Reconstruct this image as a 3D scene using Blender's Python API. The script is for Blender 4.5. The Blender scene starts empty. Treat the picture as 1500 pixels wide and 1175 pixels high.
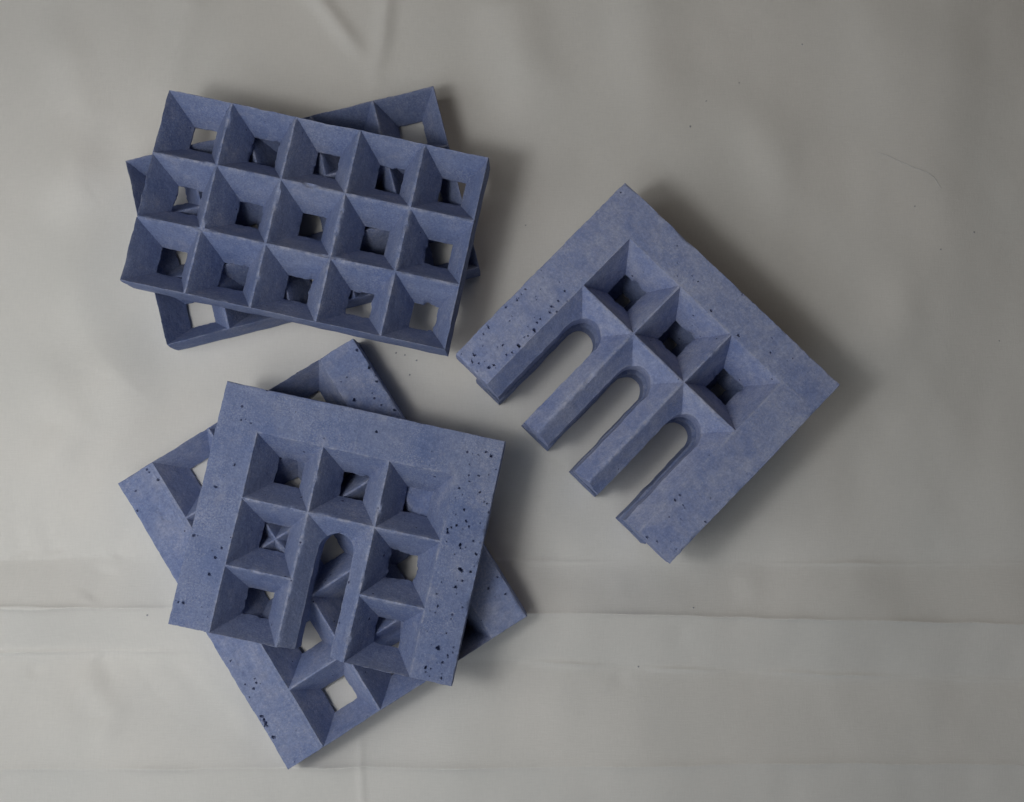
import bpy, bmesh, math, random
import numpy as np
from mathutils import Matrix, Vector

# ------------------------------------------------------------------ scene, camera, light
S = 0.03                      # one coffer pitch = 3 cm
sc = bpy.context.scene
col = sc.collection
cam_d = bpy.data.cameras.new("camera"); cam = bpy.data.objects.new("camera", cam_d); col.objects.link(cam)
sc.camera = cam
cam_d.sensor_width = 36.0; cam_d.lens = 1561.465 / 1500.0 * 36.0
cam_d.clip_start = 0.01; cam_d.clip_end = 50
cam_d.dof.use_dof = True; cam_d.dof.focus_distance = (16.95 - 0.95) * S; cam_d.dof.aperture_fstop = 9.0
tx, ty = 0.09315, -0.00182
R = Matrix.Rotation(ty, 3, 'Y') @ Matrix.Rotation(tx, 3, 'X')
cam.matrix_world = Matrix.Translation((0, 0, 16.9546 * S)) @ R.to_4x4()

w = bpy.data.worlds.new("World"); sc.world = w; w.use_nodes = True
bg = w.node_tree.nodes["Background"]
bg.inputs[0].default_value = (0.92, 0.97, 1.0, 1); bg.inputs[1].default_value = 0.016

def area_lamp(name, loc, target, size, energy, color):
    ld = bpy.data.lights.new(name, 'AREA'); ld.shape = 'RECTANGLE'
    ld.size = size[0] * S; ld.size_y = size[1] * S
    ld.energy = energy; ld.color = color
    o = bpy.data.objects.new(name, ld); col.objects.link(o)
    o.location = Vector(loc) * S
    o.rotation_euler = (Vector(target) * S - o.location).to_track_quat('-Z', 'Y').to_euler()
    return o
area_lamp("window_light", (-7.2, -0.5, 15.0), (-1.0, 1.0, 0), (2.6, 3.4), 0.46, (1.0, 0.99, 0.965))
area_lamp("tall_window_light", (-10, -2.0, 16), (-1, 1, 0), (15, 13), 1.10, (1.0, 0.995, 0.975))
area_lamp("side_window_light", (-20, -2, 12), (-1, 1, 0), (14, 13), 0.42, (0.99, 0.99, 0.985))
area_lamp("cool_fill_light", (-4, -30, 17), (0, 0, 0), (30, 15), 1.50, (0.86, 0.93, 1.0))
area_lamp("warm_fill_light", (8, 21, 14), (0, 0, 0), (18, 13), 0.46, (1.0, 0.86, 0.72))

sc.view_settings.view_transform = 'Standard'; sc.view_settings.look = 'None'
sc.view_settings.exposure = -0.08; sc.view_settings.gamma = 1.0
sc.render.engine = 'CYCLES'
sc.cycles.max_bounces = 8; sc.cycles.diffuse_bounces = 5

# ------------------------------------------------------------------ vectorised noise
def _h(ix, iy, iz, seed):
    n = (ix.astype(np.int64) * 374761393 + iy.astype(np.int64) * 668265263 + iz.astype(np.int64) * 2147483647 + seed * 1274126177) & 0xffffffff
    n = ((n ^ (n >> 13)) * 1274126177) & 0xffffffff
    n = (n ^ (n >> 16)) & 0xffffffff
    return n / 4294967295.0
def vn(x, y, z=0.0, seed=0):                     # value noise in -1..1
    x = np.asarray(x, float); y = np.asarray(y, float); z = np.zeros_like(x) + z
    fx, fy, fz = np.floor(x), np.floor(y), np.floor(z)
    u, v, q = x - fx, y - fy, z - fz
    u, v, q = [t * t * (3 - 2 * t) for t in (u, v, q)]
    r = 0
    for a in (0, 1):
        for b in (0, 1):
            for c in (0, 1):
                wgt = (u if a else 1 - u) * (v if b else 1 - v) * (q if c else 1 - q)
                r = r + wgt * _h(fx + a, fy + b, fz + c, seed)
    return r * 2 - 1
def fbm(x, y, z=0.0, seed=0, o=3):
    r = 0; amp = 1; f = 1; t = 0
    for k in range(o):
        r = r + amp * vn(x * f, y * f, z * f, seed + 17 * k); t += amp; amp *= .5; f *= 2.03
    return r / t

# ------------------------------------------------------------------ materials
def new_mat(name):
    m = bpy.data.materials.new(name); m.use_nodes = True
    nt = m.node_tree; b = nt.nodes["Principled BSDF"]
    return m, nt, nt.nodes, nt.links, b

def concrete(name, seed, pore=1.0, pale=0.5, hue=0.0, gain=1.0):
    m, nt, N, L, b = new_mat(name)
    tc = N.new("ShaderNodeTexCoord")
    mp = N.new("ShaderNodeMapping"); mp.inputs["Scale"].default_value = (1 / S,) * 3
    mp.inputs["Location"].default_value = (seed * 7.3, seed * 3.1, seed * 1.7)
    L.new(tc.outputs["Object"], mp.inputs[0])
    def noise(scale, detail, rough=.55, dist=0):
        n = N.new("ShaderNodeTexNoise"); n.inputs["Scale"].default_value = scale
        n.inputs["Detail"].default_value = detail; n.inputs["Roughness"].default_value = rough
        n.inputs["Distortion"].default_value = dist
        L.new(mp.outputs[0], n.inputs["Vector"]); return n
    def ramp(src, p0, p1, c0=(0, 0, 0, 1), c1=(1, 1, 1, 1)):
        r = N.new("ShaderNodeValToRGB"); e = r.color_ramp.elements
        e[0].position, e[1].position = p0, p1; e[0].color, e[1].color = c0, c1
        L.new(src, r.inputs[0]); return r
    def mix(f, a, c, mode='MIX'):
        x = N.new("ShaderNodeMix"); x.data_type = 'RGBA'; x.blend_type = mode
        if hasattr(f, "links"): L.new(f, x.inputs[0])
        else: x.inputs[0].default_value = f
        for s, v in ((6, a), (7, c)):
            if hasattr(v, "links"): L.new(v, x.inputs[s])
            else: x.inputs[s].default_value = v
        return x.outputs[2]
    deep = (0.138 + hue, 0.185, 0.358, 1); mid = (0.200 + hue, 0.242, 0.398, 1); dust = (0.36, 0.375, 0.47, 1)
    deep, mid, dust = [tuple(v * gain for v in q[:3]) + (1,) for q in (deep, mid, dust)]
    n1 = noise(1.1, 5, .6, .4); r1 = ramp(n1.outputs[0], .34, .68)
    c = mix(r1.outputs[0], deep, mid)
    n2 = noise(2.6, 9, .74, .3); r2 = ramp(n2.outputs[0], .58 - .14 * pale, .92)
    c = mix(r2.outputs[0], c, dust)
    # fine mottle and scratches left by the mould
    n3 = noise(30, 5, .75); r3 = ramp(n3.outputs[0], .3, .75, (0.68, 0.70, 0.74, 1), (1.34, 1.32, 1.26, 1))
    c = mix(.75, c, r3.outputs[0], 'MULTIPLY')
    n8 = noise(7.5, 6, .72, .2); r8 = ramp(n8.outputs[0], .32, .70, (0.78, 0.80, 0.86, 1), (1.22, 1.20, 1.14, 1))
    c = mix(.5, c, r8.outputs[0], 'MULTIPLY')
    mp2 = N.new("ShaderNodeMapping"); mp2.inputs["Scale"].default_value = (26 / S, 2.2 / S, 9 / S)
    L.new(tc.outputs["Object"], mp2.inputs[0])
    n4 = N.new("ShaderNodeTexNoise"); n4.inputs["Scale"].default_value = 1; n4.inputs["Detail"].default_value = 3
    L.new(mp2.outputs[0], n4.inputs[0])
    r4 = ramp(n4.outputs[0], .3, .72, (0.80, 0.81, 0.84, 1), (1.18, 1.17, 1.13, 1))
    c = mix(.28, c, r4.outputs[0], 'MULTIPLY')
    # chalky bloom: fine pale flecks, denser in patches
    n5 = noise(38, 6, .8); n6 = noise(1.7, 4, .6)
    fl = N.new("ShaderNodeMath"); fl.operation = 'MULTIPLY_ADD'; fl.inputs[1].default_value = .32
    L.new(n6.outputs[0], fl.inputs[0]); L.new(n5.outputs[0], fl.inputs[2])
    r5 = ramp(fl.outputs[0], .68, .90, (0, 0, 0, 1), (.6, .6, .6, 1))
    c = mix(r5.outputs[0], c, (0.50, 0.515, 0.60, 1))
    # rubbed pale edges
    at = N.new("ShaderNodeAttribute"); at.attribute_name = "wear"
    nw = noise(7, 5, .75); rw = ramp(nw.outputs[0], .44, .80)
    mw = N.new("ShaderNodeMath"); mw.operation = 'MULTIPLY'; L.new(at.outputs["Fac"], mw.inputs[0]); L.new(rw.outputs[0], mw.inputs[1])
    c = mix(mw.outputs[0], c, (0.43, 0.45, 0.55, 1))
    # tiny air pores; the shade inside them is painted as dark colour
    vo = N.new("ShaderNodeTexVoronoi"); vo.inputs["Scale"].default_value = 10; vo.inputs["Randomness"].default_value = 1
    L.new(mp.outputs[0], vo.inputs["Vector"])
    sep = N.new("ShaderNodeSeparateColor"); L.new(vo.outputs["Color"], sep.inputs[0])
    thr = N.new("ShaderNodeMath"); thr.operation = 'MULTIPLY_ADD'; thr.inputs[1].default_value = 2.2; thr.inputs[2].default_value = -2.2 + .26 * pore
    L.new(sep.outputs[0], thr.inputs[0])                      # radius per cell, mostly negative
    dd = N.new("ShaderNodeMath"); dd.operation = 'SUBTRACT'; L.new(thr.outputs[0], dd.inputs[0]); L.new(vo.outputs["Distance"], dd.inputs[1])
    rp = ramp(dd.outputs[0], 0.0, .05)
    c = mix(rp.outputs[0], c, (0.05, 0.06, 0.13, 1))
    L.new(c, b.inputs["Base Color"])
    b.inputs["Roughness"].default_value = .82
    b.inputs["Specular IOR Level"].default_value = .28
    # relief
    h1 = noise(45, 5, .75); h2 = noise(9, 4, .6)
    ad = N.new("ShaderNodeMath"); ad.operation = 'MULTIPLY_ADD'; ad.inputs[1].default_value = .35
    L.new(h1.outputs[0], ad.inputs[0]); L.new(h2.outputs[0], ad.inputs[2])
    a2 = N.new("ShaderNodeMath"); a2.operation = 'MULTIPLY_ADD'; a2.inputs[1].default_value = .12
    L.new(n4.outputs[0], a2.inputs[0]); L.new(ad.outputs[0], a2.inputs[2])
    a3 = N.new("ShaderNodeMath"); a3.operation = 'MULTIPLY_ADD'; a3.inputs[1].default_value = -1.2
    L.new(rp.outputs[0], a3.inputs[0]); L.new(a2.outputs[0], a3.inputs[2])
    bp = N.new("ShaderNodeBump"); bp.inputs["Strength"].default_value = .55; bp.inputs["Distance"].default_value = .022 * S
    L.new(a3.outputs[0], bp.inputs["Height"]); L.new(bp.outputs[0], b.inputs["Normal"])
    return m

def cloth_mat():
    m, nt, N, L, b = new_mat("woven_cotton")
    tc = N.new("ShaderNodeTexCoord")
    def mapping(s):
        mp = N.new("ShaderNodeMapping"); mp.inputs["Scale"].default_value = tuple(v / S for v in s)
        L.new(tc.outputs["Object"], mp.inputs[0]); return mp
    def noise(mp, detail, rough=.6):
        n = N.new("ShaderNodeTexNoise"); n.inputs["Scale"].default_value = 1; n.inputs["Detail"].default_value = detail
        n.inputs["Roughness"].default_value = rough; L.new(mp.outputs[0], n.inputs["Vector"]); return n
    wx = noise(mapping((46, 5, 1)), 4, .7); wy = noise(mapping((5, 46, 1)), 4, .7); big = noise(mapping((.35, .3, .3)), 3)
    r = N.new("ShaderNodeValToRGB"); e = r.color_ramp.elements
    e[0].position, e[1].position = .35, .68
    e[0].color, e[1].color = (0.665, 0.66, 0.635, 1), (0.705, 0.69, 0.66, 1)
    L.new(big.outputs[0], r.inputs[0])
    ad = N.new("ShaderNodeMath"); L.new(wx.outputs[0], ad.inputs[0]); L.new(wy.outputs[0], ad.inputs[1])
    r2 = N.new("ShaderNodeValToRGB"); e = r2.color_ramp.elements; e[0].position, e[1].position = .75, 1.25
    e[0].position, e[1].position = .35, .65
    half = N.new("ShaderNodeMath"); half.operation = 'MULTIPLY'; half.inputs[1].default_value = .5; L.new(ad.outputs[0], half.inputs[0])
    e[0].color, e[1].color = (0.955, 0.955, 0.955, 1), (1.035, 1.035, 1.035, 1)
    L.new(half.outputs[0], r2.inputs[0])
    mx = N.new("ShaderNodeMix"); mx.data_type = 'RGBA'; mx.blend_type = 'MULTIPLY'; mx.inputs[0].default_value = 1
    L.new(r.outputs[0], mx.inputs[6]); L.new(r2.outputs[0], mx.inputs[7])
    L.new(mx.outputs[2], b.inputs["Base Color"])
    b.inputs["Roughness"].default_value = .78; b.inputs["Specular IOR Level"].default_value = .25
    b.inputs["Sheen Weight"].default_value = .15; b.inputs["Sheen Roughness"].default_value = .5
    bp = N.new("ShaderNodeBump"); bp.inputs["Strength"].default_value = .22; bp.inputs["Distance"].default_value = .012 * S
    L.new(ad.outputs[0], bp.inputs["Height"]); L.new(bp.outputs[0], b.inputs["Normal"])
    return m

def plain(name, color, rough=.9):
    m, nt, N, L, b = new_mat(name)
    n = N.new("ShaderNodeTexNoise"); n.inputs["Scale"].default_value = 900
    r = N.new("ShaderNodeValToRGB"); e = r.color_ramp.elements
    e[0].color = tuple(v * .7 for v in color) + (1,); e[1].color = tuple(min(1, v * 1.3) for v in color) + (1,)
    L.new(n.outputs[0], r.inputs[0]); L.new(r.outputs[0], b.inputs["Base Color"]); b.inputs["Roughness"].default_value = rough
    return m

# ------------------------------------------------------------------ cloth
def poly_dist(px, py, pts):
    """signed distance to a polyline and how far along it (0..1)"""
    best = np.full(px.shape, 1e9); sgn = np.ones(px.shape); par = np.zeros(px.shape)
    pts = np.array(pts, float); seg = np.hypot(*(pts[1:] - pts[:-1]).T); tot = seg.sum(); acc = 0
    for a, c, l in zip(pts[:-1], pts[1:], seg):
        d = (c - a) / l
        t = np.clip((px - a[0]) * d[0] + (py - a[1]) * d[1], 0, l)
        qx, qy = px - a[0] - t * d[0], py - a[1] - t * d[1]
        dist = np.hypot(qx, qy); k = dist < best
        best[k] = dist[k]; sgn[k] = np.sign(d[0] * qy - d[1] * qx)[k]; par[k] = ((acc + t) / tot)[k]; acc += l
    return best * sgn, par

F1 = [(-14, -1.02), (-9.099, -0.991), (-8.028, -0.948), (-6.419, -0.906), (-5.344, -0.916), (0.138, -0.949), (2.72, -0.981), (5.41, -0.992), (8.102, -0.992), (14, -1.03)]
F2 = [(-14, -1.64), (-9.066, -1.658), (-7.996, -1.658), (-5.322, -1.68), (0.352, -1.744), (2.708, -1.787), (4.313, -1.84), (8.06, -1.925), (14, -2.08)]
F3 = [(-14, -2.45), (-9.027, -2.415), (-7.963, -2.405), (-6.367, -2.374), (-4.768, -2.385), (-0.502, -2.512), (1.63, -2.596), (4.825, -2.722), (8.02, -2.828), (14, -3.0)]
F4 = [(-14, -4.16), (-8.94, -4.136), (-3.666, -4.098), (0.031, -4.089), (4.472, -4.05), (7.964, -4.072), (14, -4.1)]
# soft wrinkles: (points, height, width, taper at start, taper at end)
WR = [([(-3.768, 8.958), (-3.155, 8.25), (-2.672, 7.606), (-2.26, 7.059)], .075, .15, 0, .35),
      ([(-1.988, 8.96), (-2.048, 8.251), (-2.108, 7.548), (-2.237, 7.036), (-2.197, 6.503)], .085, .15, 0, .5),
      ([(2.187, 8.964), (2.227, 7.552), (2.382, 6.391), (2.703, 5.358)], .10, .55, 0, .6),
      ([(3.517, 7.203), (4.166, 6.046), (4.585, 4.904), (4.616, 3.887)], .10, .5, .5, .6),
      ([(-6.257, -0.927), (-6.057, -0.5), (-5.749, -0.017)], -.035, .16, .1, .7),
      ([(-6.61, -1.564), (-6.428, -1.246), (-6.363, -0.98)], -.035, .2, .2, .3),
      ([(-7.707, -0.927), (-7.833, -0.5), (-7.924, 0.36)], -.03, .16, .1, .7),
      ([(-7.226, -0.874), (-7.385, -0.393), (-7.438, 0.36)], -.03, .16, .1, .7),
      ([(-7.573, -2.823), (-7.479, -2.51)], -.03, .12, .5, .2),
      ([(-6.187, -2.928), (-6.466, -2.562), (-6.578, -2.426)], -.035, .14, .6, .2),
      ([(-4.641, -3.136), (-5.078, -2.719), (-5.511, -2.458)], -.04, .16, .6, .2),
      ([(-6.809, 0.901), (-6.191, 1.884), (-5.855, 3.323)], .15, .6, .5, .5),
      ([(-7.605, 4.445), (-6.972, 5.239), (-6.202, 5.467)], .10, .5, .5, .5),
      ([(1.838, -3.034), (1.682, -2.669)], -.015, .14, .6, .2),
      ([(0.571, -0.286), (1.108, -0.714), (1.214, -0.928)], .05, .3, .5, .2),
      ([(2.707, -1.829), (2.592, -2.408)], -.014, .16, .3, .5),
      ([(3.687, -1.035), (3.835, -1.671)], .014, .2, .3, .5),
      ([(1.697, -1.034), (1.766, -1.671)], .012, .2, .3, .5),
      ([(5.82, 8.967), (5.932, 7.088), (6.157, 5.36)], .04, .6, 0, .6),
      ([(7.354, 8.969), (7.293, 5.934), (7.086, 3.44)], .035, .5, 0, .6),
      ([(-7.094, -2.823), (-6.964, -3.446), (-7.049, -3.962)], .04, .35, .5, .5),
      ([(-6.507, 4.671), (-6.904, 3.435), (-7.081, 2.324)], .10, .45, .5, .5),
      ([(-7.6, 8.3), (-7.0, 6.3), (-7.3, 4.2)], .11, .4, .3, .4), ([(-5.2, 8.7), (-5.6, 6.8), (-5.4, 5.9)], .09, .33, .2, .5),
      ([(-.2, 8.7), (.3, 7.0), (.1, 5.6)], .10, .5, .2, .5), ([(-6.9, -2.6), (-6.2, -3.3), (-6.4, -4.0)], .06, .22, .3, .3),
      ([(-4.9, -2.6), (-4.2, -3.2), (-3.9, -3.8)], .05, .18, .3, .4), ([(2.2, -.9), (3.2, -.5), (4.9, -.2)], .06, .3, .3, .5),
      ([(5.4, 1.8), (6.3, 3.0), (6.6, 4.3)], .08, .5, .4, .5), ([(-7.8, -.2), (-6.9, 1.2), (-7.6, 2.6)], .09, .35, .4, .4),
      ([(-2.335, -3.345), (-2.286, -4.631), (-2.255, -6.4)], .02, .05, .2, 0)]

def cloth_height(x, y):
    h = .115 * fbm(x * .45, y * .27, 0, 5, 2) + .022 * fbm(x * 1.25, y * .8, 0, 9, 2)
    f = [np.interp(x, *np.array(F).T) + .012 * vn(x * 2.2, x * 0 + i, 0, 40 + i) for i, F in enumerate((F1, F2, F3, F4))]
    # pressed pleats: heights at the creases, straight between them
    hs = [np.zeros_like(x), -.17 + 0 * x, .13 + 0 * x, -.26 + 0 * x, .10 + 0 * x, -.22 + 0 * x]
    ys = [f[0] + 1.6, f[0], f[1], f[2], f[3], f[3] - 2.5]
    pl = np.zeros_like(x); pl[y < ys[-1]] = -.22
    for i in range(5):
        k = (y <= ys[i]) & (y > ys[i + 1])
        t = np.clip((ys[i] - y) / (ys[i] - ys[i + 1]), 0, 1)
        if i in (0, 4): t = t * t if i == 0 else 1 - (1 - t) ** 2
        pl[k] = (hs[i] + (hs[i + 1] - hs[i]) * t)[k]
    fade = 1.05 - .4 * np.clip((x + 3) / 8, 0, 1)
    h = h + pl * fade
    for i, (F, a, wd) in enumerate(zip(f, (.045, .04, .05, .03), (.05, .035, .05, .06))):
        h = h + fade * a * (1 + .8 * vn(x * 1.1, x * 0, 0, 60 + i)) * np.exp(-np.abs(y - F) / wd)
    for pts, a, wd, t0, t1 in WR:
        d, p = poly_dist(x, y, pts)
        env = np.ones_like(x)
        if t0: env = env * np.clip(p / t0, 0, 1)
        if t1: env = env * np.clip((1 - p) / t1, 0, 1)
        env = env * env * (3 - 2 * env)
        h = h + a * env * np.exp(-(d / wd) ** 2)
    # the pieces press the cloth down where they lie
    for (cx, cy, rx, ry) in ((-3.2, 3.9, 2.9, 2.2), (-2.9, -.6, 2.7, 2.6), (2.0, 2.0, 2.6, 2.6)):
        q = np.clip(1.35 - np.hypot((x - cx) / rx, (y - cy) / ry), 0, .35) / .35
        h = h * (1 - .75 * q)
    return h - .02

def build_cloth():
    nx, ny = 620, 520
    ya = np.concatenate([np.linspace(-9, -4.3, 90, endpoint=False), np.linspace(-4.3, -.7, 260, endpoint=False), np.linspace(-.7, 12.5, 300)])
    ny = len(ya)
    X, Y = np.meshgrid(np.linspace(-13, 13, nx), ya)
    Z = cloth_height(X, Y); Z = np.minimum(Z, .17)
    v = np.stack([X, Y, Z], -1).reshape(-1, 3) * S
    idx = np.arange(nx * ny).reshape(ny, nx)
    q = np.stack([idx[:-1, :-1], idx[:-1, 1:], idx[1:, 1:], idx[1:, :-1]], -1).reshape(-1, 4)
    me = bpy.data.meshes.new("cloth")
    me.vertices.add(len(v)); me.vertices.foreach_set("co", v.ravel())
    me.loops.add(q.size); me.loops.foreach_set("vertex_index", q.ravel())
    me.polygons.add(len(q)); me.polygons.foreach_set("loop_start", np.arange(0, q.size, 4))
    me.update(calc_edges=True); me.shade_smooth()
    o = bpy.data.objects.new("cloth", me); col.objects.link(o)
    me.materials.append(cloth_mat())
    o["kind"] = "structure"; o["label"] = "wrinkled off-white cotton cloth with pressed horizontal folds"
    return o
build_cloth()

# ------------------------------------------------------------------ cast blocks
class Part:
    """collects grids of points, welds them, makes one mesh"""
    def __init__(self): self.v = []; self.f = []; self.w = []; self.n = 0
    def grid(self, P, wear, closed=False, flip=False):          # P: (rows, cols, 3)
        r, c, _ = P.shape; base = self.n
        self.v.append(P.reshape(-1, 3)); self.w.append(np.broadcast_to(wear, (r, c)).reshape(-1)); self.n += r * c
        idx = np.arange(r * c).reshape(r, c) + base
        if closed: idx = np.concatenate([idx, idx[:, :1]], 1)
        q = np.stack([idx[:-1, :-1], idx[:-1, 1:], idx[1:, 1:], idx[1:, :-1]], -1).reshape(-1, 4)
        if flip: q = q[:, ::-1]
        self.f += q.tolist()
    def ngon(self, P, flip=False):
        base = self.n; self.v.append(np.array(P)); self.w.append(np.zeros(len(P))); self.n += len(P)
        f = list(range(base, base + len(P))); self.f.append(f[::-1] if flip else f)
    def build(self, name, mat, parent):
        v = np.concatenate(self.v); wr = np.concatenate(self.w)
        me = bpy.data.meshes.new(name)
        vv = v * S; vv[:, 1] *= -1                               # local y runs down the face
        me.from_pydata(vv.tolist(), [], [f[::-1] for f in self.f])
        a = me.attributes.new("wear", 'FLOAT', 'POINT'); a.data.foreach_set("value", wr.astype(np.float32))
        bm = bmesh.new(); bm.from_mesh(me); bmesh.ops.remove_doubles(bm, verts=bm.verts, dist=2e-4 * S); bm.to_mesh(me); bm.free()
        me.shade_smooth(); me.set_sharp_from_angle(angle=math.radians(32))
        me.materials.append(mat)
        o = bpy.data.objects.new(name, me); col.objects.link(o); o.parent = parent
        return o

RIDGE = .012
class Block:
    def __init__(s, name, label, loc, rot, zbase, T, nx, ny, ax, ay, wl, wr, wt, d, h, seed, mat, pits=(), sprinkle=(), group=None, res=.012, n=24, dents=(), seams=()):
        s.T, s.nx, s.ny, s.ax, s.ay, s.wl, s.wr, s.wt, s.d, s.h, s.seed, s.mat = T, nx, ny, ax, ay, wl, wr, wt, d, h, seed, mat
        s.W, s.H = nx * ax, ny * ay
        s.x0, s.x1, s.y0, s.y1 = -wl, s.W + wr, -wt, s.H
        s.pits = list(pits); s.res, s.n = res, n; s.dents, s.seams = dents, seams
        rnd = random.Random(seed)
        for (x0, x1, y0, y1, k, r0, r1) in sprinkle:
            for _ in range(k): s.pits.append((rnd.uniform(x0, x1), rnd.uniform(y0, y1), r0 + (r1 - r0) * rnd.random() ** 2.5))
        s.rnd = rnd
        s.root = bpy.data.objects.new(name, None); col.objects.link(s.root)
        s.root.empty_display_size = .02
        s.root.location = (loc[0] * S, loc[1] * S, zbase * S); s.root.rotation_euler = (0, 0, rot)
        s.root["label"] = label; s.root["category"] = "concrete block"
        if group: s.root["group"] = group
    # displacement shared by all parts, a function of the undisplaced position
    def finish(s, P, toplevel):
        """toplevel: 1 on the top face, 0 elsewhere"""
        x, y, z = P[..., 0], P[..., 1], P[..., 2]
        Q = P.copy(); sd = s.seed * 11
        Q[..., 0] += .007 * vn(x * .9, y * .9, z * 2, sd) ; Q[..., 1] += .007 * vn(x * .9, y * .9, z * 2, sd + 1)
        Q[..., 2] += .006 * vn(x * .7, y * .7, 0, sd + 2) * np.clip(z / s.T, 0, 1)
        Q[..., 0] += .0028 * vn(x * 6, y * 6, z * 6, sd + 12); Q[..., 1] += .0028 * vn(x * 6, y * 6, z * 6, sd + 13)
        de = np.minimum(np.minimum(x - s.x0, s.x1 - x), np.minimum(y - s.y0, s.y1 - y))
        # chipped outer arris
        u = x + y * 1.7
        c = .009 + .055 * np.clip(fbm(x * 3.3, y * 3.3, 0, sd + 3, 3) - .12, 0, 1) + .016 * np.clip(vn(x * 17, y * 17, 0, sd + 4), 0, 1)
        k = np.clip(1 - de / (c * 1.6), 0, 1) * toplevel
        Q[..., 2] -= c * k * k
        out = (de < 1e-4) * np.clip((z - .72 * s.T) / (.28 * s.T), 0, 1)
        cx, cy = np.sign(x - (s.x0 + s.x1) / 2), np.sign(y - (s.y0 + s.y1) / 2)
        onx = np.minimum(x - s.x0, s.x1 - x) < 1e-4; ony = np.minimum(y - s.y0, s.y1 - y) < 1e-4
        Q[..., 0] -= cx * onx * c * .7 * out; Q[..., 1] -= cy * ony * c * .7 * out
        # side faces are slightly rough
        rough = .008 * fbm(x * 4, y * 4, z * 6, sd + 7, 2)
        Q[..., 0] -= cx * onx * rough * (z < s.T - 1e-4); Q[..., 1] -= cy * ony * rough * (z < s.T - 1e-4)
        return Q
    def ridge_drop(s, x, y):
        sd = s.seed * 11
        c = .008 + .085 * np.clip(fbm(x * 4.1, y * 4.1, 0, sd + 5, 3) - .22, 0, 1) + .016 * np.clip(vn(x * 15, y * 15, 0, sd + 6), 0, 1)
        m = np.ones_like(c)
        if s.wl: m *= np.clip((x - .01) / .06, 0, 1)
        if s.wr: m *= np.clip((s.W - x - .01) / .06, 0, 1)
        if s.wt: m *= np.clip((y - .01) / .06, 0, 1)
        m *= np.clip((np.minimum(np.minimum(x - s.x0, s.x1 - x), np.minimum(y - s.y0, s.y1 - y)) - .005) / .03, 0, 1)
        return c * m
    def coffer(s, i, j):
        n = s.n; t = np.linspace(-.5, .5, n + 1)[:-1]
        o = np.full(n, .5)
        per = np.concatenate([np.stack([t, -o], 1), np.stack([o, t], 1), np.stack([-t, o], 1), np.stack([-o, -t], 1)])
        cen = np.array([(i + .5) * s.ax, (j + .5) * s.ay]); sc2 = np.array([s.ax, s.ay])
        jit = np.array([s.rnd.uniform(-.012, .012), s.rnd.uniform(-.012, .012)])
        hh = s.h * (1 + s.rnd.uniform(-.06, .06)); d = s.d; rough_rim = s.rnd.choice((.6, .8, 1, 1.3))
        rings = []; wear = []; top = []
        def ring(f, c, z, wv, tp, rim=0.0):
            xy = cen + c + per * f * sc2
            P = np.concatenate([xy, np.full((len(xy), 1), z)], 1)
            if rim:
                sd = s.seed * 11
                am = .010 * fbm(xy[:, 0] * 14, xy[:, 1] * 14, 0, sd + 8, 3) + .06 * np.clip(fbm(xy[:, 0] * 6, xy[:, 1] * 6, 0, sd + 9, 3) - .3, 0, 1) - .05 * np.clip(fbm(xy[:, 0] * 6 + 9, xy[:, 1] * 6, 0, sd + 9, 3) - .3, 0, 1)
                am = am * rough_rim
                rad = per / np.linalg.norm(per, axis=1)[:, None]
                P[:, :2] += rad * (am * rim)[:, None]
            rings.append(P); wear.append(np.full(len(xy), wv)); top.append(np.full(len(xy), tp))
        z0 = s.T
        ring(1.0, 0, z0, 1, 1); ring(1 - 2 * RIDGE, 0, z0, 1, 1)
        K = 11
        for k in range(1, K + 1):
            a = k / K
            ring((1 - 2 * RIDGE) * (1 - a) + hh * a, jit * a, z0 - d * a, max(0, .35 - a * 2.4) + (.25 if k == K else 0), 0, a ** 6)
        for k in (1, 2, 3): ring(hh * (1 + .02 * k), jit, (z0 - d) * (1 - k / 3), 0, 0, 1)
        ring(1.0, 0, 0, 0, 0)
        P = np.stack(rings); wv = np.stack(wear); tp = np.stack(top)
        P[0, :, 2] -= s.ridge_drop(P[0, :, 0], P[0, :, 1]); P[1, :, 2] -= s.ridge_drop(P[1, :, 0], P[1, :, 1])
        base0 = P[0].copy(); base1 = P[-1].copy()
        D = s.finish(P, tp)
        part = Part(); part.grid(D, wv, closed=True)
        # outer faces where the coffer reaches the rim of the block
        for side, cond in enumerate((j == 0 and not s.wt, i == s.nx - 1 and not s.wr, j == s.ny - 1, i == 0 and not s.wl)):
            if not cond: continue
            idx = (np.arange(n + 1) + side * n) % (4 * n)
            rows = []
            for a in np.linspace(0, 1, 7):
                q = base0[idx] * (1 - a) + base1[idx] * a; rows.append(q)
            G = np.stack(rows); tpp = np.zeros(G.shape[:2]); tpp[0] = 1
            Dg = s.finish(G, tpp); Dg[0] = D[0][idx]; Dg[-1] = D[-1][idx]
            wr_ = np.zeros(G.shape[:2]); wr_[0] = .8
            part.grid(Dg, wr_, flip=True)
        part.build("coffer", s.mat, s.root)
    def arch(s, i, j0, e=.235, et=.215, depth=.25):
        """arched opening in column i from row j0 to the open lower edge"""
        rows_ = s.ny - j0; slope = depth / e
        nL, nA, nT = 44, 14, 26
        out, inn = [], []
        Rr = .5 - e
        for y in np.linspace(rows_, .5, nL, endpoint=False): out.append((0, y)); inn.append((e, y))
        for a in np.linspace(0, 1, nA, endpoint=False):
            th = math.pi * (1 - a / 4); out.append((0, .5 * (1 - a))); inn.append((.5 + Rr * math.cos(th), .5 - (.5 - et) * math.sin(th)))
        for a in np.linspace(0, 1, nT + 1):
            th = math.pi * (.75 - a / 2); out.append((a, 0)); inn.append((.5 + Rr * math.cos(th), .5 - (.5 - et) * math.sin(th)))
        m = len(out)
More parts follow.
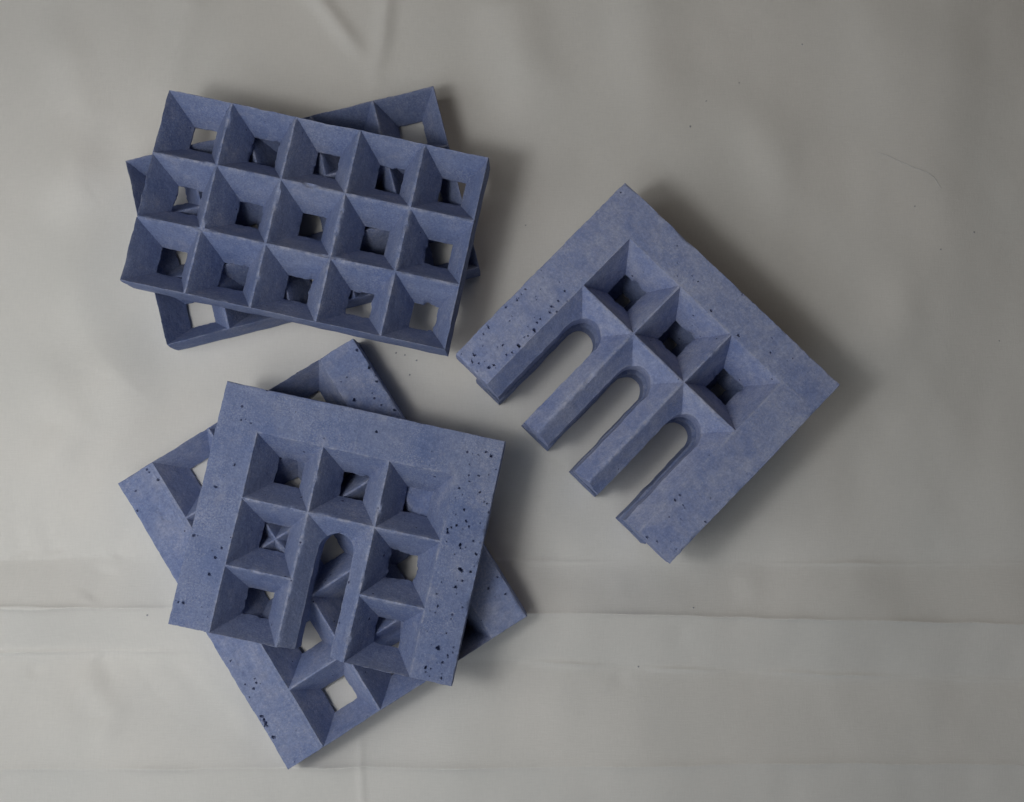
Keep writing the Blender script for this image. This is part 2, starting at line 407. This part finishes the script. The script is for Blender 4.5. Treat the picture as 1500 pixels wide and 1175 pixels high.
        out += [(1 - x, y) for x, y in out[:nL + nA]][::-1]; inn += [(1 - x, y) for x, y in inn[:nL + nA]][::-1]
        O, I = np.array(out), np.array(inn)
        O1 = O.copy(); O1[:, 0] = np.clip(O[:, 0], RIDGE, 1 - RIDGE); O1[:, 1] = np.maximum(O[:, 1], RIDGE)
        zI = s.T - slope * np.minimum(np.minimum(I[:, 0], 1 - I[:, 0]), I[:, 1] * e / et)
        zI = np.maximum(zI, .06)
        sc2 = np.array([s.ax, s.ay]); off = np.array([i * s.ax, j0 * s.ay])
        rings, wear, top = [], [], []
        def ring(xy, z, wv, tp):
            rings.append(np.concatenate([off + xy * sc2, np.broadcast_to(np.asarray(z, float).reshape(-1, 1), (len(xy), 1))], 1))
            wear.append(np.full(len(xy), wv)); top.append(np.full(len(xy), tp))
        ring(O, s.T, 1, 1); ring(O1, s.T, 1, 1)
        K = 9
        for k in range(1, K + 1):
            a = k / K; ring(O1 * (1 - a) + I * a, s.T * (1 - a) + zI * a, max(0, .3 - a * 2) + (.9 if k == K else 0), 0)
        cen = np.array([.5, .5]); dirv = I - np.stack([np.full(len(I), .5), np.maximum(I[:, 1], .5)], 1)
        for k in (1, 2, 3, 4): ring(I - dirv * .015 * k, zI * (1 - k / 4), .25 if k == 1 else 0, 0)
        ring(O, 0, 0, 0)
        P = np.stack(rings)
        sd = s.seed * 11
        for k in range(2, len(rings) - 1):
            a = min(1, max(0, (k - 7) / 3)); x, y = P[k, :, 0], P[k, :, 1]
            am = (.014 * fbm(x * 6, y * 6, 0, sd + 8, 3)) * a
            P[k, :, 0] += am; P[k, :, 1] += am * (P[k, :, 1] < s.H - .02)
        for k in (0, 1): P[k, :, 2] -= s.ridge_drop(P[k, :, 0], P[k, :, 1])
        D = s.finish(P, np.stack(top))
        part = Part(); part.grid(D, np.stack(wear), flip=False)
        part.ngon(D[:, 0], flip=True); part.ngon(D[:, -1], flip=False)
        part.build("arch", s.mat, s.root)
    def frame(s, name, rects, skirts):
        part = Part()
        for (x0, x1, y0, y1) in rects:
            nx = max(2, int((x1 - x0) / s.res)); ny = max(2, int((y1 - y0) / s.res))
            X, Y = np.meshgrid(np.linspace(x0, x1, nx + 1), np.linspace(y0, y1, ny + 1))
            P = np.stack([X, Y, np.full(X.shape, s.T)], -1)
            drop = np.zeros(X.shape)
            wob = .30 * vn(X * 22, Y * 22, 0, s.seed + 70)
            for (px, py, r) in s.pits:
                r = r * .62 if r > .03 else r * .85
                k = (np.abs(X - px) < r * 2) & (np.abs(Y - py) < r * 2)
                if not k.any(): continue
                th = (px * 37.1 + py * 91.7) % 3.14; el = 1 + .8 * ((px * 53.7 + py * 17.3) % 1.0)
                dx, dy = X[k] - px, Y[k] - py
                u_, v_ = dx * math.cos(th) + dy * math.sin(th), -dx * math.sin(th) + dy * math.cos(th)
                q = np.hypot(u_ / el ** .5, v_ * el ** .5) / (r * .56) * (1 + .55 * vn(X[k] / r * 1.1, Y[k] / r * 1.1, 0, s.seed + 71))
                drop[k] = np.maximum(drop[k], r * 2.8 * np.clip(1.3 - q * q, 0, 1) ** .6)
            for (px, py, r, dp) in s.dents:
                q = np.hypot(X - px, (Y - py) * .7) / r + wob
                drop = np.maximum(drop, dp * np.clip(1 - q * q, 0, 1))
            raise_ = np.zeros(X.shape)
            for (ax_, ay_, bx_, by_) in s.seams:
                d_, p_ = poly_dist(X, Y, [(ax_, ay_), (bx_, by_)])
                raise_ = np.maximum(raise_, np.clip(1 - np.abs(d_) / .016, 0, 1) * (.6 + .4 * vn(X * 5, Y * 5, 0, 7)))
            P[..., 2] += raise_ * .006
            edge = np.minimum(np.minimum(X - s.x0, s.x1 - X), np.minimum(Y - s.y0, s.y1 - Y))
            inner = np.maximum(np.maximum(-X, X - s.W), -Y)                       # distance from the coffers
            mid = np.clip(np.minimum(edge, np.abs(inner)) / .02, 0, 1)
            P[..., 2] -= drop * np.clip(inner / .02, 0, 1) + .006 * np.clip(fbm(X * 1.5, Y * 1.5, 0, s.seed + 90, 3), -1, 1) * mid * .7
            Wv = np.clip(1 - edge / .04, 0, 1) * .7 + np.clip(1 - np.abs(inner) / .03, 0, 1) * .5 + raise_ * .8
            D = s.finish(P, np.ones(X.shape))
            part.grid(D, np.clip(Wv, 0, 1))
            B = P.copy(); B[..., 2] = 0
            Bc = s.finish(B[::max(1, ny // 2)][:, ::max(1, nx // 2)] if False else B[[0, -1]][:, [0, -1]], np.zeros((2, 2)))
            part.grid(Bc, 0, flip=True)
            for sk in skirts:
                if sk == 'L' and abs(x0 - s.x0) < 1e-6: E_, fl = (P[:, 0], D[:, 0]), True
                elif sk == 'R' and abs(x1 - s.x1) < 1e-6: E_, fl = (P[:, -1], D[:, -1]), False
                elif sk == 'T' and abs(y0 - s.y0) < 1e-6: E_, fl = (P[0], D[0]), False
                elif sk == 'B' and abs(y1 - s.y1) < 1e-6: E_, fl = (P[-1], D[-1]), True
                else: continue
                rows = []
                for a in np.linspace(0, 1, 9):
                    q = E_[0].copy(); q[:, 2] = s.T * (1 - a); rows.append(q)
                G = np.stack(rows); Dg = s.finish(G, np.zeros(G.shape[:2])); Dg[0] = E_[1]
                wv = np.zeros(G.shape[:2]); wv[0] = .8
                part.grid(Dg, wv, flip=fl)
        part.build(name, s.mat, s.root)

T = .62
mats = {k: concrete("blue_concrete_" + k, *q) for k, *q in (
    ("a", 1, .7, .3, 0, 1.0), ("b", 2, .65, .25, 0, .97), ("c", 3, .9, .75, 0, 1.10), ("d", 4, 1.0, .3, 0, .95), ("e", 5, .8, 1.1, .004, 1.22), ("f", 6, .6, .3, 0, 1.0))}

# lower lattice of the upper left pair
b = Block("lattice_block", "blue fifteen-hole lattice block lying underneath another at upper left", (-6.0597, 5.3264), .24672, 0, T, 5, 3, 1.0, 1.0082, 0, 0, 0, .555, .385, 1, mats["b"], group="lattice blocks stacked at upper left")
for j in range(3):
    for i in range(5): b.coffer(i, j)
# upper lattice
b = Block("lattice_block", "blue fifteen-hole lattice block on top of the upper left pair", (-5.2022, 6.2368), -.21383, T + .004, T, 5, 3, 1.0, 1.0082, 0, 0, 0, .555, .385, 2, mats["a"], group="lattice blocks stacked at upper left")
for j in range(3):
    for i in range(5): b.coffer(i, j)

# lower block of the lower left pair: coffers between two plain side strips
PC = [(-0.536, 4.153, 0.043), (-0.54, 4.221, 0.049), (-0.545, 4.288, 0.049), (-0.544, 4.325, 0.033), (-0.548, 4.511, 0.049), (-0.424, 3.75, 0.043), (-0.563, 0.528, 0.033), (-0.343, 3.694, 0.033), (-0.11, 0.065, 0.033), (-0.104, 0.118, 0.033), (-0.048, 0.289, 0.027), (3.57, 0.209, 0.043), (3.58, 0.534, 0.049), (3.57, 0.782, 0.038), (3.56, 1.309, 0.043), (3.12, 0.845, 0.043), (3.513, 4.574, 0.033), (3.338, 4.367, 0.033)]
b = Block("strip_sided_block", "blue coffered block with plain side strips, beneath the single-arch block", (-5.486, .5855), .56335, 0, T, 3, 5, 1.0, 1.00838, .6136, .6136, 0, .559, .394, 3, mats["c"], PC,
          [(-.58, -.05, .1, 5, 16, .010, .02), (3.05, 3.58, .1, 5, 14, .010, .02)], dents=[(-.236, .772, .11, .022), (-.33, 3.3, .16, .012)], seams=[(-.06, .0, -.05, 5.04)])
for j in range(5):
    for i in range(3): b.coffer(i, j)
b.frame("side_strip", [(-.6136, 0, 0, b.H)], "LTB"); b.frame("side_strip", [(3, 3.6136, 0, b.H)], "RTB")

# upper block of the lower left pair
PB = [(1.727, -0.375, 0.043), (3.367, -0.423, 0.033), (3.461, -0.372, 0.043), (3.1, 0.179, 0.033), (3.409, 0.183, 0.043), (3.541, 0.318, 0.033), (3.238, 0.476, 0.033), (3.289, 0.983, 0.054), (3.464, 0.894, 0.033), (3.06, 0.803, 0.033), (3.378, 1.338, 0.071), (3.521, 1.337, 0.043), (3.364, 1.593, 0.043), (3.432, 1.487, 0.033), (3.171, 1.916, 0.033), (3.314, 2.504, 0.06), (3.472, 2.579, 0.033), (3.188, 2.8, 0.049), (3.444, 2.903, 0.033), (-0.158, 1.917, 0.038), (-0.54, 1.679, 0.038), (-0.103, 1.763, 0.038), (-0.18, 2.163, 0.043), (-0.457, 2.656, 0.038), (-0.527, 2.661, 0.033), (-0.204, 0.551, 0.033), (-0.402, 0.922, 0.038), (-0.263, -0.117, 0.033), (3.543, 1.069, 0.027), (3.108, 0.769, 0.027), (3.18, 0.723, 0.027), (3.065, 0.849, 0.027), (3.347, -0.049, 0.033), (3.36, 0.704, 0.033)]
b = Block("arched_block", "blue block with one arch among eight square coffers, topmost at lower left", (-3.734, 1.0189), -.21468, T + .004, T, 3, 3, 1.0, 1.0, .6136, .6136, .6424, .559, .394, 4, mats["d"], PB,
          [(3.05, 3.57, .4, 2.95, 40, .011, .024), (3.05, 3.57, -.6, .4, 12, .010, .02), (-.57, -.05, -.5, 2.9, 10, .010, .018), (0, 3, -.6, -.05, 5, .010, .016)], seams=[(3.02, -.02, 3.03, -.64), (1.48, -.02, 1.46, -.3), (-.6, -.59, 1.6, -.60)])
for j in range(3):
    for i in range(3):
        if not (i == 1 and j > 0): b.coffer(i, j)
b.arch(1, 1)
b.frame("frame", [(-.6136, 0, -.6424, b.H), (0, 3, -.6424, 0), (3, 3.6136, -.6424, b.H)], "LRTB")

# right pair: wide three-arch block over a narrower one
EX, EY, ER = 1.80082, 3.9386, -.77295
b = Block("narrow_arched_block", "narrow blue three-arch block mostly hidden beneath the right-hand block", (EX, EY), ER, 0, T, 3, 3, 1.045, 1.037, .23, .27, .3, .58, .17, 6, mats["f"], res=.03, n=16)
for i in range(3): b.coffer(i, 0); b.arch(i, 1, e=.262, et=.245, depth=.25)
b.frame("frame", [(-.23, 0, -.3, b.H), (0, b.W, -.3, 0), (b.W, b.W + .27, -.3, b.H)], "LRTB")
PE = [(-0.04, 2.008, 0.05), (-0.05, 2.347, 0.064), (-0.05, 2.485, 0.033), (-0.05, 2.145, 0.033), (-0.219, 2.503, 0.033), (-0.135, 2.879, 0.043), (-0.106, 2.807, 0.043), (-0.558, 2.461, 0.033), (-0.568, 1.663, 0.033), (-0.571, -0.407, 0.033), (2.185, -0.06, 0.05), (1.639, -0.05, 0.043), (3.2, 2.374, 0.043), (3.2, 2.274, 0.033), (3.729, 2.291, 0.033), (3.276, 3.05, 0.033), (-0.54, 1.868, 0.027), (-0.103, 1.571, 0.027), (-0.095, 1.448, 0.027), (-0.06, 1.659, 0.027), (-0.374, 2.997, 0.027), (-0.416, 2.896, 0.027), (-0.287, 2.941, 0.022), (-0.091, 1.905, 0.027)]
b = Block("arched_block", "blue block with three arched legs and three square coffers at right", (EX, EY), ER, T + .004, T, 3, 3, 1.04516, 1.03055, .646, .646, .576, .60, .378, 5, mats["e"], PE,
          [(-.6, -.05, 1.2, 3.05, 36, .010, .022), (3.2, 3.7, 0, 3.0, 14, .010, .02), (0, 3.1, -.55, -.05, 10, .010, .02)], seams=[(1.05, -.02, 1.06, -.56), (2.1, -.02, 2.08, -.3), (3.14, -.02, 3.6, -.02), (3.72, .1, 3.74, 3.05)])
for i in range(3): b.coffer(i, 0); b.arch(i, 1)
b.frame("frame", [(-.646, 0, -.576, b.H), (0, b.W, -.576, 0), (b.W, b.W + .646, -.576, b.H)], "LRTB")

# ------------------------------------------------------------------ crumbs and a thread on the cloth
def ground(x, y): return float(cloth_height(np.array([[x]]), np.array([[y]]))[0, 0])
CR = [(2.948, 6.103, 2.2), (3.224, 6.542, 1.6), (3.78, 6.866, 1.6), (4.841, 7.53, 1.8), (6.966, 4.046, 1.8), (7.531, 4.339, 2), (7.887, 2.561, 1.5), (2.024, -2.607, 2), (2.87, -1.671, 1.8), (-5.671, -1.785, 2.2), (-1.831, 2.359, 2.2), (-1.688, 2.326, 2), (-1.501, 2.238, 2), (-1.608, 2.006, 2), (0.252, 4.46, 1.6), (6.57, 4.757, 1.6)]
crumb_mat = plain("crumb_grey", (0.32, 0.33, 0.36))
rnd = random.Random(3)
for k, (x, y, r) in enumerate(CR):
    bm = bmesh.new(); bmesh.ops.create_icosphere(bm, subdivisions=2, radius=r / 94 * S * .62)
    for v in bm.verts: v.co *= 1 + rnd.uniform(-.3, .3); v.co.z *= .6
    me = bpy.data.meshes.new("crumb"); bm.to_mesh(me); bm.free(); me.materials.append(crumb_mat)
    o = bpy.data.objects.new("crumb", me); col.objects.link(o)
    o.location = (x * S, y * S, (ground(x, y) + r / 94 * .3) * S); o.rotation_euler = (0, 0, rnd.uniform(0, 6))
    o["label"] = "tiny dark crumb lying on the pale cloth"; o["category"] = "crumb"; o["group"] = "crumbs scattered on the cloth"
TH = [(5.999, 5.657), (6.164, 5.6), (6.362, 5.497), (6.559, 5.406), (6.779, 5.326), (6.909, 5.224), (7.003, 5.053)]
cu = bpy.data.curves.new("thread", 'CURVE'); cu.dimensions = '3D'; cu.bevel_depth = .004 * S; cu.bevel_resolution = 1
sp = cu.splines.new('POLY'); sp.points.add(len(TH) - 1)
for pt, (x, y) in zip(sp.points, TH): pt.co = (x * S, y * S, (ground(x, y) + .004) * S, 1)
tmp = bpy.data.objects.new("thread_tmp", cu); col.objects.link(tmp)
me = bpy.data.meshes.new_from_object(tmp.evaluated_get(bpy.context.evaluated_depsgraph_get())); bpy.data.objects.remove(tmp)
o = bpy.data.objects.new("thread", me); col.objects.link(o); me.materials.clear(); me.materials.append(plain("thread_grey", (0.6, 0.6, 0.6)))
o["label"] = "faint grey thread curving on the cloth at upper right"; o["category"] = "thread"
